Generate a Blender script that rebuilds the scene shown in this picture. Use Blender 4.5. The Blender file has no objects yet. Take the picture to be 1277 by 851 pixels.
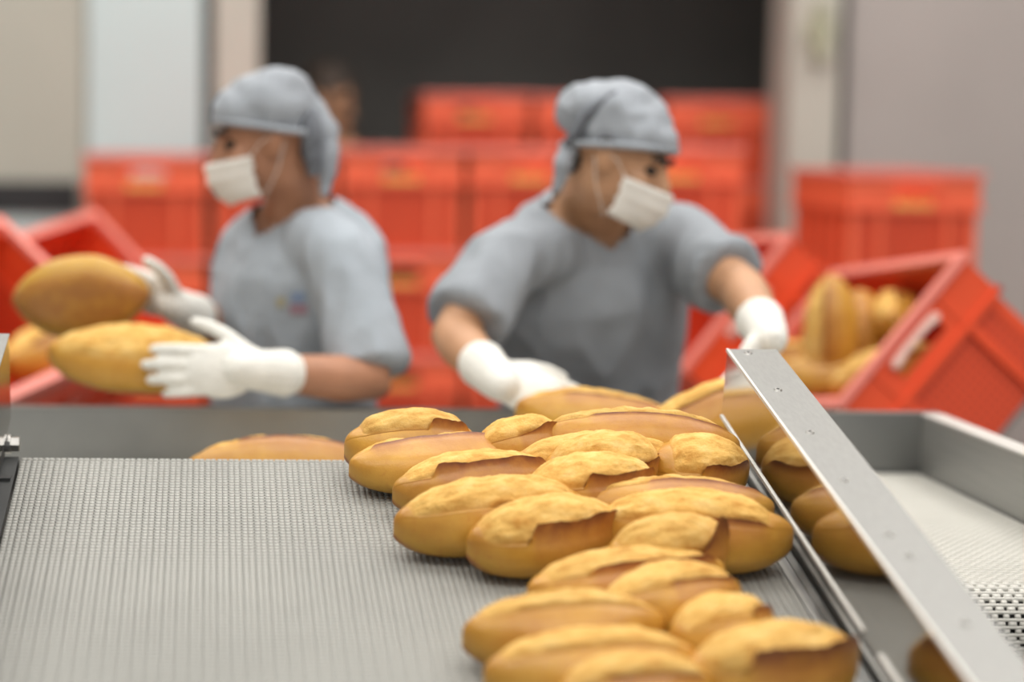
import bpy, bmesh, math, random
import numpy as np
from mathutils import Vector, Matrix, Euler, noise

sc = bpy.context.scene
C = sc.collection
PI = math.pi

# ------------------------------------------------------------------ camera
FPX = 2600.0; PX0, PY0 = 262.0, 425.5; CAMZ = 1.58
PITCH = math.radians(5.71); ROLL = math.radians(0.4)
cd = bpy.data.cameras.new('camera'); cam = bpy.data.objects.new('camera', cd); C.objects.link(cam)
cd.sensor_width = 36.0; cd.lens = FPX / 1277 * 36.0
cd.shift_x = (638.5 - PX0) / 1277
CM = Matrix.Translation((0, 0, CAMZ)) @ Matrix.Rotation(PI/2 - PITCH, 4, 'X') @ Matrix.Rotation(ROLL, 4, 'Z')
cam.matrix_world = CM
cd.clip_start = 0.05
cd.dof.use_dof = True; cd.dof.focus_distance = 2.72; cd.dof.aperture_fstop = 1.35
sc.camera = cam

# ------------------------------------------------------------------ world, lights, exposure
w = bpy.data.worlds.new('world'); sc.world = w; w.use_nodes = True
w.node_tree.nodes['Background'].inputs[0].default_value = (0.95, 0.97, 1.0, 1)
w.node_tree.nodes['Background'].inputs[1].default_value = 0.55
sc.view_settings.view_transform = 'Standard'; sc.view_settings.look = 'None'
sc.view_settings.exposure = -0.22; sc.view_settings.gamma = 1.0; sc.view_settings.use_curve_mapping = False
CEIL = 4.2
LAMPS = [(-1.6, 0.6), (0.6, 0.6), (2.8, 0.6), (-1.6, 3.1), (0.6, 3.1), (2.8, 3.1), (-1.6, 5.4), (0.6, 5.4), (2.8, 5.4)]
LAMP_W = 32.0
for i, (x, y) in enumerate(LAMPS):
    ld = bpy.data.lights.new('panel_light', 'AREA'); ld.shape = 'RECTANGLE'; ld.size = 1.9; ld.size_y = 1.5
    ld.energy = LAMP_W; ld.color = (1.0, 0.975, 0.93)
    lo = bpy.data.objects.new('panel_light', ld); C.objects.link(lo); lo.location = (x, y, CEIL - 0.09)

# ------------------------------------------------------------------ helpers
def ray(px, py):
    return (CM.to_3x3() @ Vector(((px - PX0) / FPX, (PY0 - py) / FPX, -1.0)))
def P(px, py, Y):
    d = ray(px, py); return Vector((0, 0, CAMZ)) + d * (Y / d.y)

WM = {}
def link(o, parent=None, world=None):
    C.objects.link(o); world = world or Matrix.Identity(4)
    if parent is not None:
        o.parent = parent; o.matrix_parent_inverse = WM[parent.name].inverted()
    o.matrix_basis = world; WM[o.name] = world
    return o
def tag(o, label=None, cat=None, group=None, kind=None):
    if label: o['label'] = label
    if cat: o['category'] = cat
    if group: o['group'] = group
    if kind: o['kind'] = kind
    return o
def empty(name, world, label=None, cat=None, group=None, kind=None):
    o = bpy.data.objects.new(name, None); o.empty_display_size = 0.1
    if isinstance(world, Vector): world = Matrix.Translation(world)
    link(o, None, world); return tag(o, label, cat, group, kind)
def smooth(me, ang=None):
    me.polygons.foreach_set('use_smooth', [True] * len(me.polygons))
    if ang is not None:
        try: me.set_sharp_from_angle(angle=math.radians(ang))
        except Exception: pass
def mobj(name, V, F, mat, parent=None, world=None, center=False, sm=None):
    """V in world coordinates when center=True (origin moved to the middle), else in the local frame of 'world'."""
    me = bpy.data.meshes.new(name)
    V = [Vector(v) for v in V]
    if center:
        lo = Vector([min(v[i] for v in V) for i in range(3)]); hi = Vector([max(v[i] for v in V) for i in range(3)])
        c = Vector(((lo.x+hi.x)/2, (lo.y+hi.y)/2, lo.z)); V = [v - c for v in V]; world = Matrix.Translation(c)
    me.from_pydata([tuple(v) for v in V], [], F); me.update()
    if sm is not None: smooth(me, sm)
    if mat: me.materials.append(mat)
    o = bpy.data.objects.new(name, me); link(o, parent, world); return o
def shared(name, me, parent, world):
    o = bpy.data.objects.new(name, me); return link(o, parent, world)

class MB:
    def __init__(s): s.V = []; s.F = []
    def add(s, V, F):
        n = len(s.V); s.V += [Vector(v) for v in V]; s.F += [tuple(i + n for i in f) for f in F]; return s
    def box(s, lo, hi, M=None):
        x0, y0, z0 = lo; x1, y1, z1 = hi
        V = [Vector(v) for v in ((x0,y0,z0),(x1,y0,z0),(x1,y1,z0),(x0,y1,z0),(x0,y0,z1),(x1,y0,z1),(x1,y1,z1),(x0,y1,z1))]
        if M: V = [M @ v for v in V]
        return s.add(V, [(3,2,1,0),(4,5,6,7),(0,1,5,4),(1,2,6,5),(2,3,7,6),(3,0,4,7)])
    def cyl(s, a, b, r, n=16, r2=None):
        a = Vector(a); b = Vector(b); return s.tube([a, b], [r, r if r2 is None else r2], n, round_=False)
    def tube(s, pts, rad, n=12, round_=True):
        pts = [Vector(p) for p in pts]; rad = list(rad)
        if round_:
            t0 = (pts[0]-pts[1]).normalized(); t1 = (pts[-1]-pts[-2]).normalized()
            A, B = pts[0], pts[-1]; ra, rb = rad[0], rad[-1]
            pts = [A+t0*ra*.95, A+t0*ra*.7] + pts + [B+t1*rb*.7, B+t1*rb*.95]
            rad = [ra*.3, ra*.71] + rad + [rb*.71, rb*.3]
        m = len(pts); T = []
        for i in range(m):
            T.append((pts[min(i+1,m-1)] - pts[max(i-1,0)]).normalized())
        up = Vector((0,0,1)) if abs(T[0].z) < .9 else Vector((1,0,0))
        u = T[0].cross(up).normalized(); V = []; F = []
        for i in range(m):
            u = (u - T[i]*u.dot(T[i])).normalized(); v = T[i].cross(u)
            for k in range(n):
                a = 2*PI*k/n; V.append(pts[i] + (u*math.cos(a) + v*math.sin(a))*rad[i])
        for i in range(m-1):
            for k in range(n):
                F.append((i*n+k, i*n+(k+1)%n, (i+1)*n+(k+1)%n, (i+1)*n+k))
        F.append(tuple(range(n-1,-1,-1))); F.append(tuple((m-1)*n+k for k in range(n)))
        return s.add(V, F)
    def loft(s, secs, n=24):
        """secs: (centre, ax vector, ay vector)"""
        V = []; F = []; m = len(secs)
        for c, ax, ay in secs:
            for k in range(n):
                a = 2*PI*k/n; V.append(Vector(c) + ax*math.cos(a) + ay*math.sin(a))
        for i in range(m-1):
            for k in range(n):
                F.append((i*n+k, i*n+(k+1)%n, (i+1)*n+(k+1)%n, (i+1)*n+k))
        F.append(tuple(range(n-1,-1,-1))); F.append(tuple((m-1)*n+k for k in range(n)))
        return s.add(V, F)
    def ell(s, c, r, M=None, nu=20, nv=12):
        """ellipsoid; c in the frame of M"""
        V = []; F = []; c = Vector(c)
        V.append(c + Vector((0,0,-r[2])))
        for j in range(1, nv):
            b = -PI/2 + PI*j/nv
            for k in range(nu):
                a = 2*PI*k/nu; V.append(c + Vector((r[0]*math.cos(b)*math.cos(a), r[1]*math.cos(b)*math.sin(a), r[2]*math.sin(b))))
        V.append(c + Vector((0,0,r[2]))); L = len(V)-1
        for k in range(nu):
            F.append((0, 1+(k+1)%nu, 1+k)); F.append((L, L-nu+k, L-nu+(k+1)%nu))
        for j in range(nv-2):
            for k in range(nu):
                F.append((1+j*nu+k, 1+j*nu+(k+1)%nu, 1+(j+1)*nu+(k+1)%nu, 1+(j+1)*nu+k))
        if M: V = [M @ v for v in V]
        return s.add(V, F)
    def build(s, name, mat, parent=None, world=None, center=False, sm=None):
        return mobj(name, s.V, s.F, mat, parent, world, center, sm)
    def mesh(s, name, mat, sm=None):
        me = bpy.data.meshes.new(name); me.from_pydata([tuple(v) for v in s.V], [], s.F); me.update()
        if sm is not None: smooth(me, sm)
        if mat: me.materials.append(mat)
        return me

def remesh(mb, voxel, it):
    me = mb.mesh('tmp', None); o = bpy.data.objects.new('tmp', me); C.objects.link(o)
    m = o.modifiers.new('r', 'REMESH'); m.mode = 'VOXEL'; m.voxel_size = voxel; m.use_smooth_shade = True
    if it:
        q = o.modifiers.new('s', 'SMOOTH'); q.factor = .5; q.iterations = it
    dg = bpy.context.evaluated_depsgraph_get(); ev = o.evaluated_get(dg)
    r = bpy.data.meshes.new_from_object(ev)
    bpy.data.objects.remove(o); bpy.data.meshes.remove(me)
    return r
def blob(name, mb, mat, parent, voxel=.008, it=6, disp=None, cut=None):
    me = remesh(mb, voxel, it)
    if disp or cut:
        bm = bmesh.new(); bm.from_mesh(me); bm.normal_update()
        if disp:
            for v in bm.verts: v.co += v.normal * disp(v.co)
        if cut:
            bmesh.ops.delete(bm, geom=[f for f in bm.faces if cut(f.calc_center_median())], context='FACES')
        bm.to_mesh(me); bm.free()
    n = len(me.vertices); co = np.empty(n*3); me.vertices.foreach_get('co', co); co = co.reshape(-1,3)
    c = Vector(((co[:,0].min()+co[:,0].max())/2, (co[:,1].min()+co[:,1].max())/2, co[:,2].min()))
    me.transform(Matrix.Translation(-c)); me.name = name
    smooth(me); me.materials.clear(); me.materials.append(mat)
    o = bpy.data.objects.new(name, me); return link(o, parent, Matrix.Translation(c))

# ------------------------------------------------------------------ materials
def mat(name, col, rough=.5, metal=0, noise_scale=None, var=.12, bump=0, bscale=None, spec=.5, coat=0, aniso=None):
    m = bpy.data.materials.new(name); m.use_nodes = True; nt = m.node_tree; b = nt.nodes['Principled BSDF']
    b.inputs['Roughness'].default_value = rough; b.inputs['Metallic'].default_value = metal
    b.inputs['Specular IOR Level'].default_value = spec
    if coat: b.inputs['Coat Weight'].default_value = coat
    tc = nt.nodes.new('ShaderNodeTexCoord')
    n = nt.nodes.new('ShaderNodeTexNoise'); n.inputs['Scale'].default_value = noise_scale or 8; n.inputs['Detail'].default_value = 5
    if aniso:
        mp = nt.nodes.new('ShaderNodeMapping'); mp.inputs['Scale'].default_value = aniso
        nt.links.new(tc.outputs['Object'], mp.inputs[0]); nt.links.new(mp.outputs[0], n.inputs['Vector'])
    else: nt.links.new(tc.outputs['Object'], n.inputs['Vector'])
    r = nt.nodes.new('ShaderNodeValToRGB'); e = r.color_ramp.elements
    e[0].position = .3; e[1].position = .7
    e[0].color = tuple(c*(1-var) for c in col) + (1,); e[1].color = tuple(min(1, c*(1+var)) for c in col) + (1,)
    nt.links.new(n.outputs['Fac'], r.inputs[0]); nt.links.new(r.outputs[0], b.inputs['Base Color'])
    if bump:
        n2 = nt.nodes.new('ShaderNodeTexNoise'); n2.inputs['Scale'].default_value = bscale or 60; n2.inputs['Detail'].default_value = 4
        nt.links.new((mp.outputs[0] if aniso else tc.outputs['Object']), n2.inputs['Vector'])
        bp = nt.nodes.new('ShaderNodeBump'); bp.inputs['Strength'].default_value = bump; bp.inputs['Distance'].default_value = .01
        nt.links.new(n2.outputs['Fac'], bp.inputs['Height']); nt.links.new(bp.outputs[0], b.inputs['Normal'])
    return m

M_steel = mat('brushed_steel', (.46,.46,.445), .55, 1, 6, .05, .04, 30, aniso=(40,1,40))
M_steel2 = mat('dull_steel', (.31,.315,.31), .42, 1, 5, .12)
M_flange = mat('guard_flange_steel', (.31,.31,.30), .5, 1, 6, .05, .03, 30, aniso=(40,1,40))
M_mirror = mat('polished_steel', (.56,.55,.535), .11, 1, 4, .06)
M_rim = mat('pale_steel_rim', (.74,.73,.70), .45, .6, 6, .06)
M_bolt = mat('bolt_steel', (.45,.44,.42), .38, 1)
M_dark = mat('dark_machine_paint', (.035,.036,.036), .6)
M_black = mat('black_rubber', (.02,.02,.022), .6)
M_belt = mat('grey_belt_plastic', (.39,.388,.362), .65, 0, 5, .06)
M_under = mat('belt_underside', (.13,.13,.125), .7)
M_belt2 = mat('white_belt_plastic', (.70,.685,.63), .5, 0, 5, .05)
M_wallL = mat('warm_wall', (.45,.437,.38), .75, 0, 2, .04)
M_panel = mat('pale_blue_panel', (.56,.65,.66), .55, 0, 1.5, .04)
M_col = mat('beige_column', (.50,.475,.42), .7, 0, 2, .06)
M_wallR = mat('pinkish_grey_wall', (.40,.362,.345), .75, 0, 1.5, .06)
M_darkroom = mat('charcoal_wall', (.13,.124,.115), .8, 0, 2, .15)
M_floor = mat('grey_floor', (.30,.30,.28), .45, 0, 3, .15)
M_ceil = mat('ceiling_white', (.75,.75,.73), .8)
M_skin1 = mat('tan_skin', (.42,.20,.115), .5, 0, 14, .12)
M_skin2 = mat('light_tan_skin', (.50,.27,.15), .5, 0, 14, .12)
M_shirt = mat('blue_grey_cotton', (.355,.395,.44), .85, 0, 9, .07, .5, 22)
M_shirt2 = mat('grey_cotton', (.295,.32,.352), .85, 0, 9, .07, .5, 22)
M_cap = mat('grey_cap_cotton', (.31,.335,.37), .85, 0, 16, .12, .4, 30)
M_capdark = mat('dark_grey_trim', (.13,.14,.16), .85, 0, 30, .3)
M_mask = mat('white_mask', (.76,.73,.68), .8, 0, 20, .05)
M_glove = mat('white_cotton_glove', (.80,.79,.74), .85, 0, 30, .06, .3, 120)
M_hair = mat('dark_hair', (.028,.02,.016), .6, 0, 60, .3)
M_hair2 = mat('brown_hair', (.07,.05,.038), .6, 0, 60, .3)
M_eye = mat('eye', (.03,.02,.015), .2)
M_lips = mat('lips', (.35,.13,.10), .5)
M_trouser = mat('white_trouser', (.55,.55,.53), .85)
M_shoe = mat('white_shoe', (.6,.6,.58), .5)
M_logo = mat('yellow_print', (.85,.50,.12), .5)
M_logo2 = mat('blue_print', (.22,.29,.42), .8); M_logo4 = mat('faded_yellow_print', (.46,.42,.27), .8)
M_logo3 = mat('red_print', (.33,.20,.24), .6)

def crate_mat(name, col):
    m = mat(name, col, .36, 0, 3, .06, spec=.5)
    nt = m.node_tree; b = nt.nodes['Principled BSDF']
    b.inputs['Subsurface Weight'].default_value = .0
    return m
M_crate = crate_mat('red_crate_plastic', (.80,.088,.028))
M_crate_or = crate_mat('orange_red_crate_plastic', (.86,.145,.065))

M_crim = crate_mat('catchlight_pink_red_rim', (.82,.25,.20)); M_grip = crate_mat('highlight_grip_plastic', (.80,.55,.48))  # rim catchlight and grip highlight are put into these paler colours
def grid_mat():
    """fine moulded perforation of the crate walls, a few millimetres across"""
    m = mat('red_perforated_plastic', (.66,.07,.024), .4, 0, 3, .05); nt = m.node_tree; b = nt.nodes['Principled BSDF']
    tc = nt.nodes.new('ShaderNodeTexCoord'); br = nt.nodes.new('ShaderNodeTexBrick')
    br.inputs['Scale'].default_value = 1.0; br.offset = 0
    br.inputs['Brick Width'].default_value = .016; br.inputs['Row Height'].default_value = .016; br.inputs['Mortar Size'].default_value = .0055
    br.inputs['Color1'].default_value = (0,0,0,1); br.inputs['Color2'].default_value = (0,0,0,1); br.inputs['Mortar'].default_value = (1,1,1,1)
    sx = nt.nodes.new('ShaderNodeSeparateXYZ'); ad = nt.nodes.new('ShaderNodeMath'); ad.operation = 'ADD'; cb = nt.nodes.new('ShaderNodeCombineXYZ')
    nt.links.new(tc.outputs['Object'], sx.inputs[0]); nt.links.new(sx.outputs[0], ad.inputs[0]); nt.links.new(sx.outputs[1], ad.inputs[1])
    nt.links.new(ad.outputs[0], cb.inputs[0]); nt.links.new(sx.outputs[2], cb.inputs[1]); nt.links.new(cb.outputs[0], br.inputs['Vector'])
    mx = nt.nodes.new('ShaderNodeMixRGB'); mx.inputs[1].default_value = (.36,.03,.012,1)
    src = b.inputs['Base Color'].links[0].from_socket
    nt.links.new(br.outputs['Color'], mx.inputs[0]); nt.links.new(src, mx.inputs[2]); nt.links.new(mx.outputs[0], b.inputs['Base Color'])
    bp = nt.nodes.new('ShaderNodeBump'); bp.inputs['Strength'].default_value = .6; bp.inputs['Distance'].default_value = .004
    nt.links.new(br.outputs['Color'], bp.inputs['Height']); nt.links.new(bp.outputs[0], b.inputs['Normal'])
    return m
M_grid = grid_mat()

def bread_mat():
    m = bpy.data.materials.new('bread_crust'); m.use_nodes = True; nt = m.node_tree; b = nt.nodes['Principled BSDF']
    N = nt.nodes.new; L = nt.links.new
    at = N('ShaderNodeVertexColor'); at.layer_name = 'zone'
    sp = N('ShaderNodeSeparateColor'); L(at.outputs['Color'], sp.inputs[0])
    tc = N('ShaderNodeTexCoord'); oi = N('ShaderNodeObjectInfo')
    of = N('ShaderNodeVectorMath'); of.operation = 'ADD'
    sc_ = N('ShaderNodeVectorMath'); sc_.operation = 'SCALE'; sc_.inputs['Scale'].default_value = 7.0
    cb = N('ShaderNodeCombineXYZ'); L(oi.outputs['Random'], cb.inputs[0]); L(oi.outputs['Random'], cb.inputs[1]); L(cb.outputs[0], sc_.inputs[0])
    L(tc.outputs['Object'], of.inputs[0]); L(sc_.outputs[0], of.inputs[1])
    def nz(scale, detail=5, rough=.55, mapping=None):
        n = N('ShaderNodeTexNoise'); n.inputs['Scale'].default_value = scale; n.inputs['Detail'].default_value = detail; n.inputs['Roughness'].default_value = rough
        if mapping:
            mp = N('ShaderNodeMapping'); mp.inputs['Scale'].default_value = mapping; L(of.outputs[0], mp.inputs[0]); L(mp.outputs[0], n.inputs['Vector'])
        else: L(of.outputs[0], n.inputs['Vector'])
        return n
    def ramp(src, stops):
        r = N('ShaderNodeValToRGB'); els = r.color_ramp.elements
        for i, (p, c) in enumerate(stops):
            e = els[i] if i < 2 else els.new(p)
            e.position = p; e.color = c + (1,)
        L(src, r.inputs[0]); return r.outputs[0]
    def mix(f, a, c2, mode='MIX'):
        x = N('ShaderNodeMixRGB'); x.blend_type = mode
        (L(f, x.inputs[0]) if not isinstance(f, float) else setattr(x.inputs[0], 'default_value', f))
        L(a, x.inputs[1]) if not isinstance(a, tuple) else setattr(x.inputs[1], 'default_value', a + (1,))
        L(c2, x.inputs[2]) if not isinstance(c2, tuple) else setattr(x.inputs[2], 'default_value', c2 + (1,))
        return x.outputs[0]
    n1 = nz(16, 4)
    crust = ramp(n1.outputs['Fac'], [(.28, (.47,.215,.040)), (.72, (.67,.375,.085))])
    # B channel: paler yellow flanks near the base, ruddy towards the cut
    crust = mix(sp.outputs[2], crust, (.63,.375,.082))
    nf = nz(110, 3, .6); ff = N('ShaderNodeMapRange'); ff.inputs[1].default_value = .56; ff.inputs[2].default_value = .74; ff.inputs[4].default_value = .45; L(nf.outputs['Fac'], ff.inputs[0])
    crust = mix(ff.outputs[0], crust, (.50,.20,.05))
    n2 = nz(30, 6, .65, (1, 2.2, 2.2))
    bloom = ramp(n2.outputs['Fac'], [(.30, (.56,.27,.058)), (.52, (.76,.465,.14)), (.75, (.86,.61,.25))])
    col = mix(sp.outputs[0], crust, bloom)
    n3 = nz(45, 4)
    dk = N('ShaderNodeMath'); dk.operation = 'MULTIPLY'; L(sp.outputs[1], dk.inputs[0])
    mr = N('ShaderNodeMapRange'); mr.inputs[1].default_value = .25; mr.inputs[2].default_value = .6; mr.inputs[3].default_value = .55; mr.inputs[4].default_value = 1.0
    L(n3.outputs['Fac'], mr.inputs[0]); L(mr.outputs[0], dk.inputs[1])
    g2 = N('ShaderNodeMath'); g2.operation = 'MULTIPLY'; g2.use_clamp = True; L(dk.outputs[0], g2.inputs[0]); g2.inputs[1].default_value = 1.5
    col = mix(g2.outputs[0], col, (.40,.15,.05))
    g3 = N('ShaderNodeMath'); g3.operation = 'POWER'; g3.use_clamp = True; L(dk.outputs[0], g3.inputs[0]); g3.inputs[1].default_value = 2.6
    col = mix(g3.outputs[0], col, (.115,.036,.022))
    # per loaf bake difference
    hs = N('ShaderNodeHueSaturation'); mv = N('ShaderNodeMapRange'); mv.inputs[3].default_value = .88; mv.inputs[4].default_value = 1.04; hs.inputs['Saturation'].default_value = 1.04
    L(oi.outputs['Random'], mv.inputs[0]); L(mv.outputs[0], hs.inputs['Value']); L(col, hs.inputs['Color'])
    L(hs.outputs[0], b.inputs['Base Color'])
    b.inputs['Roughness'].default_value = .42
    rr = N('ShaderNodeMapRange'); rr.inputs[3].default_value = .30; rr.inputs[4].default_value = .75; L(sp.outputs[0], rr.inputs[0]); L(rr.outputs[0], b.inputs['Roughness'])
    b.inputs['Specular IOR Level'].default_value = .45
    nb = nz(70, 6, .7); bs = N('ShaderNodeMapRange'); bs.inputs[3].default_value = .22; bs.inputs[4].default_value = .9; L(sp.outputs[0], bs.inputs[0])
    bp = N('ShaderNodeBump'); bp.inputs['Distance'].default_value = .004; L(bs.outputs[0], bp.inputs['Strength']); L(nb.outputs['Fac'], bp.inputs['Height']); L(bp.outputs[0], b.inputs['Normal'])
    return m
M_bread = bread_mat()

# ------------------------------------------------------------------ setting
def struct(name, mb, m, label=None): 
    o = mb.build(name, m, None, None, True); o['kind'] = 'structure'
    if label: o['label'] = label
    return o
XL, XR, YN, YW = -4.0, 4.6, -2.2, 6.95
struct('floor', MB().box((XL,YN,-.1), (XR,12,0)), M_floor)
struct('ceiling', MB().box((XL,YN,CEIL), (XR,YW,CEIL+.1)), M_ceil)
struct('wall_left', MB().box((XL-.1,YN,0), (XL,YW+.2,CEIL)), M_wallL)
struct('wall_right', MB().box((XR,YN,0), (XR+.1,YW+.2,CEIL)), M_wallR)
xw = lambda px: (px - PX0) * YW / FPX
DX0, DX1, DH = xw(320), xw(972), 2.8
struct('wall_back_left', MB().box((XL,YW,0), (xw(104),YW+.2,CEIL)), M_wallL)
struct('wall_back_panel', MB().box((xw(109),YW-.02,0), (xw(250),YW+.2,CEIL)), M_panel)
struct('trim_1', MB().box((xw(104),YW+.02,0), (xw(109),YW+.2,CEIL)), M_col)
struct('trim_2', MB().box((xw(250),YW+.03,0), (xw(265),YW+.2,CEIL)), M_dark)
struct('trim_3', MB().box((xw(265),YW-.05,0), (DX0,YW+.2,CEIL)), M_col)
struct('trim_4', MB().box((DX1,YW-.05,0), (xw(1032),YW+.2,CEIL)), M_col)
struct('trim_5', MB().box((xw(1032),YW+.03,0), (xw(1049),YW+.2,CEIL)), M_dark)
struct('wall_back_right', MB().box((xw(1049),YW,0), (XR,YW+.2,CEIL)), M_wallR)
struct('wall_back_lintel', MB().box((DX0,YW,DH), (DX1,YW+.2,CEIL)), M_wallL)
b0 = P(0, 226, YW).z; b1 = P(0, 266, YW).z
struct('trim_6', MB().box((XL,YW-.04,b1), (xw(97),YW-.001,b0)), M_black)
struct('trim_7', MB().box((XL,YW-.03,0), (xw(97),YW-.001,b1-.001)), M_panel)
# unlit store room behind the doorway
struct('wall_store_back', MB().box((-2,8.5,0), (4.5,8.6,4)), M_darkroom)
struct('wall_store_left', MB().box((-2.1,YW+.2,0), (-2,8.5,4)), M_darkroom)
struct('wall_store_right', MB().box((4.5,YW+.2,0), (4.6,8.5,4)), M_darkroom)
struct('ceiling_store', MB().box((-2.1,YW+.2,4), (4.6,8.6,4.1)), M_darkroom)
# small valve on the right door column
vb = MB(); c = P(1021, 40, YW-.06)
vb.cyl(c + Vector((0,.02,0)), c + Vector((0,-.03,0)), .045, 18); vb.box((c.x-.02,c.y-.05,c.z-.09), (c.x+.02,c.y+.02,c.z+.09))
o = vb.build('wall_bracket', mat('olive_bracket', (.42,.42,.30), .6), None, None, True)
tag(o, 'small olive bracket fixed high on the pale right door column', 'bracket')

M_emit = bpy.data.materials.new('lamp_diffuser'); M_emit.use_nodes = True
_b = M_emit.node_tree.nodes['Principled BSDF']; _b.inputs['Emission Color'].default_value = (1,.975,.93,1); _b.inputs['Emission Strength'].default_value = 2.0
for i, (x, y) in enumerate(LAMPS):
    row = ('near', 'middle', 'far')[i // 3]; side = ('left', 'centre', 'right')[i % 3]
    e = empty('ceiling_light', Vector((x, y, CEIL-.08)), f'white rectangular ceiling light panel, {row} row, {side}', 'ceiling light', 'ceiling light panels')
    MB().box((x-.98,y-.78,CEIL-.08), (x+.98,y+.78,CEIL)).build('housing', M_ceil, e, None, True)
    MB().box((x-.95,y-.75,CEIL-.084), (x+.95,y+.75,CEIL-.0801)).build('diffuser', M_emit, e, None, True)

# ------------------------------------------------------------------ belts
ALPHA = math.radians(12.69)
E0 = P(450, 577, 2.826); O = Vector((0, E0.y, E0.z))
DV = Vector((0, math.cos(ALPHA), math.sin(ALPHA))); NV = Vector((0, -math.sin(ALPHA), math.cos(ALPHA))); XV = Vector((1,0,0))
def Q(u, v, h): return O + XV*u + DV*v + NV*h
def onbelt(px, py):
    d = ray(px, py); c = Vector((0,0,CAMZ)); t = (O - c).dot(NV) / d.dot(NV); return c + d*t
BL = onbelt(26, 572).x; BR = onbelt(980, 720).x

def belt_geometry(path, u0, u1, pitch, per, th, barw, wide, narrow, stripes=False):
    """path(s)->(point, tangent, normal) arrays over rows; light links with real gaps between them"""
    V = []; F = []; base = np.array([[0,0,0],[1,0,0],[1,1,0],[0,1,0],[0,0,1],[1,0,1],[1,1,1],[0,1,1]], float)
    faces = np.array([[4,5,6,7],[0,1,5,4],[1,2,6,5],[2,3,7,6],[3,0,4,7]])
    boxes = []
    for r, (p, t, n) in enumerate(path):
        p = np.array(p); t = np.array(t); n = np.array(n)
        boxes.append((u0, u1, 0, barw, -th, 0, p, t, n))
        if stripes:
            boxes[-1] = (u0, u1, 0, barw, -th, -.0010, p, t, n); k = int((u1-u0)/per)
            for i in range(k+1):
                a0 = u0 + i*per
                for a, b in ((a0+wide/2, a0+per/2-narrow/2), (a0+per/2+narrow/2, a0+per-wide/2)):
                    b = min(b, u1)
                    if b - a > .001: boxes.append((a, b, .0006, pitch-.0009, -th, 0, p, t, n))
            continue
        hole = wide if r % 2 == 0 else narrow
        sh = 0 if r % 2 == 0 else per/2
        k = int((u1-u0)/per)
        for i in range(-1, k+1):
            a = max(u0, u0 + sh + i*per + hole/2); b = min(u1, u0 + sh + (i+1)*per - hole/2)
            if b - a > .001: boxes.append((a, b, barw, pitch, -th, -.0006, p, t, n))
    nb = len(boxes); VV = np.empty((nb, 8, 3)); X = np.array([1.,0,0])
    A = np.array([[b[0],b[1],b[2],b[3],b[4],b[5]] for b in boxes]); PP = np.array([b[6] for b in boxes]); TT = np.array([b[7] for b in boxes]); NN = np.array([b[8] for b in boxes])
    for j in range(8):
        x = A[:,0] + (A[:,1]-A[:,0])*base[j,0]; y = A[:,2] + (A[:,3]-A[:,2])*base[j,1]; z = A[:,4] + (A[:,5]-A[:,4])*base[j,2]
        VV[:,j,:] = PP + x[:,None]*X + y[:,None]*TT + z[:,None]*NN
    FF = (np.arange(nb)[:,None,None]*8 + faces[None]).reshape(-1,4)
    return VV.reshape(-1,3), FF
def np_mesh(name, V, F, m, parent, c):
    me = bpy.data.meshes.new(name); nv = len(V); nf = len(F)
    me.vertices.add(nv); me.vertices.foreach_set('co', (V - np.array(c)).ravel())
    me.loops.add(nf*4); me.loops.foreach_set('vertex_index', F.ravel().astype(np.int32))
    me.polygons.add(nf); me.polygons.foreach_set('loop_start', np.arange(nf, dtype=np.int32)*4)
    me.update(calc_edges=True); me.validate(); me.materials.append(m)
    o = bpy.data.objects.new(name, me); return link(o, parent, Matrix.Translation(Vector(c)))

# upper, inclined conveyor
VN = -1.75
conv = empty('inclined_conveyor', Vector((0.2, O.y - .9, 0)), 'inclined grey mesh belt conveyor with steel side guards carrying the loaves', 'conveyor')
PITCHB = .0094; RR = .028
path = []
n = int(-VN / PITCHB)
for i in range(n): path.append((Q(0, VN + i*PITCHB, 0) , DV, NV))
for i in range(9):
    a = i*PITCHB/RR
    path.append((Q(0, RR*math.sin(a), -RR + RR*math.cos(a)), DV*math.cos(a) - NV*math.sin(a), NV*math.cos(a) + DV*math.sin(a)))
V_, F_ = belt_geometry(path, BL, BR, PITCHB, .0158, .0030, .0042, .0021, .0009, True)
bo = np_mesh('belt_links', V_, F_, M_belt, conv, Q(.2, -.9, 0)); tag(bo, kind='stuff')
MBX = Matrix((( 1,0,0,O.x),(0,DV.y,NV.y,O.y),(0,DV.z,NV.z,O.z),(0,0,0,1)))   # belt frame: x across, y along, z off the belt
MB().box((BL+.002,VN,-.012), (BR-.002,0,-.0031), MBX).build('belt_bed', M_under, conv, None, True)
rl = MB(); rl.cyl(Q(BL+.004,-.002,-RR), Q(BR-.004,-.002,-RR), RR-.006, 20); rl.build('end_roller', M_steel2, conv, None, True, 40)
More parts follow.
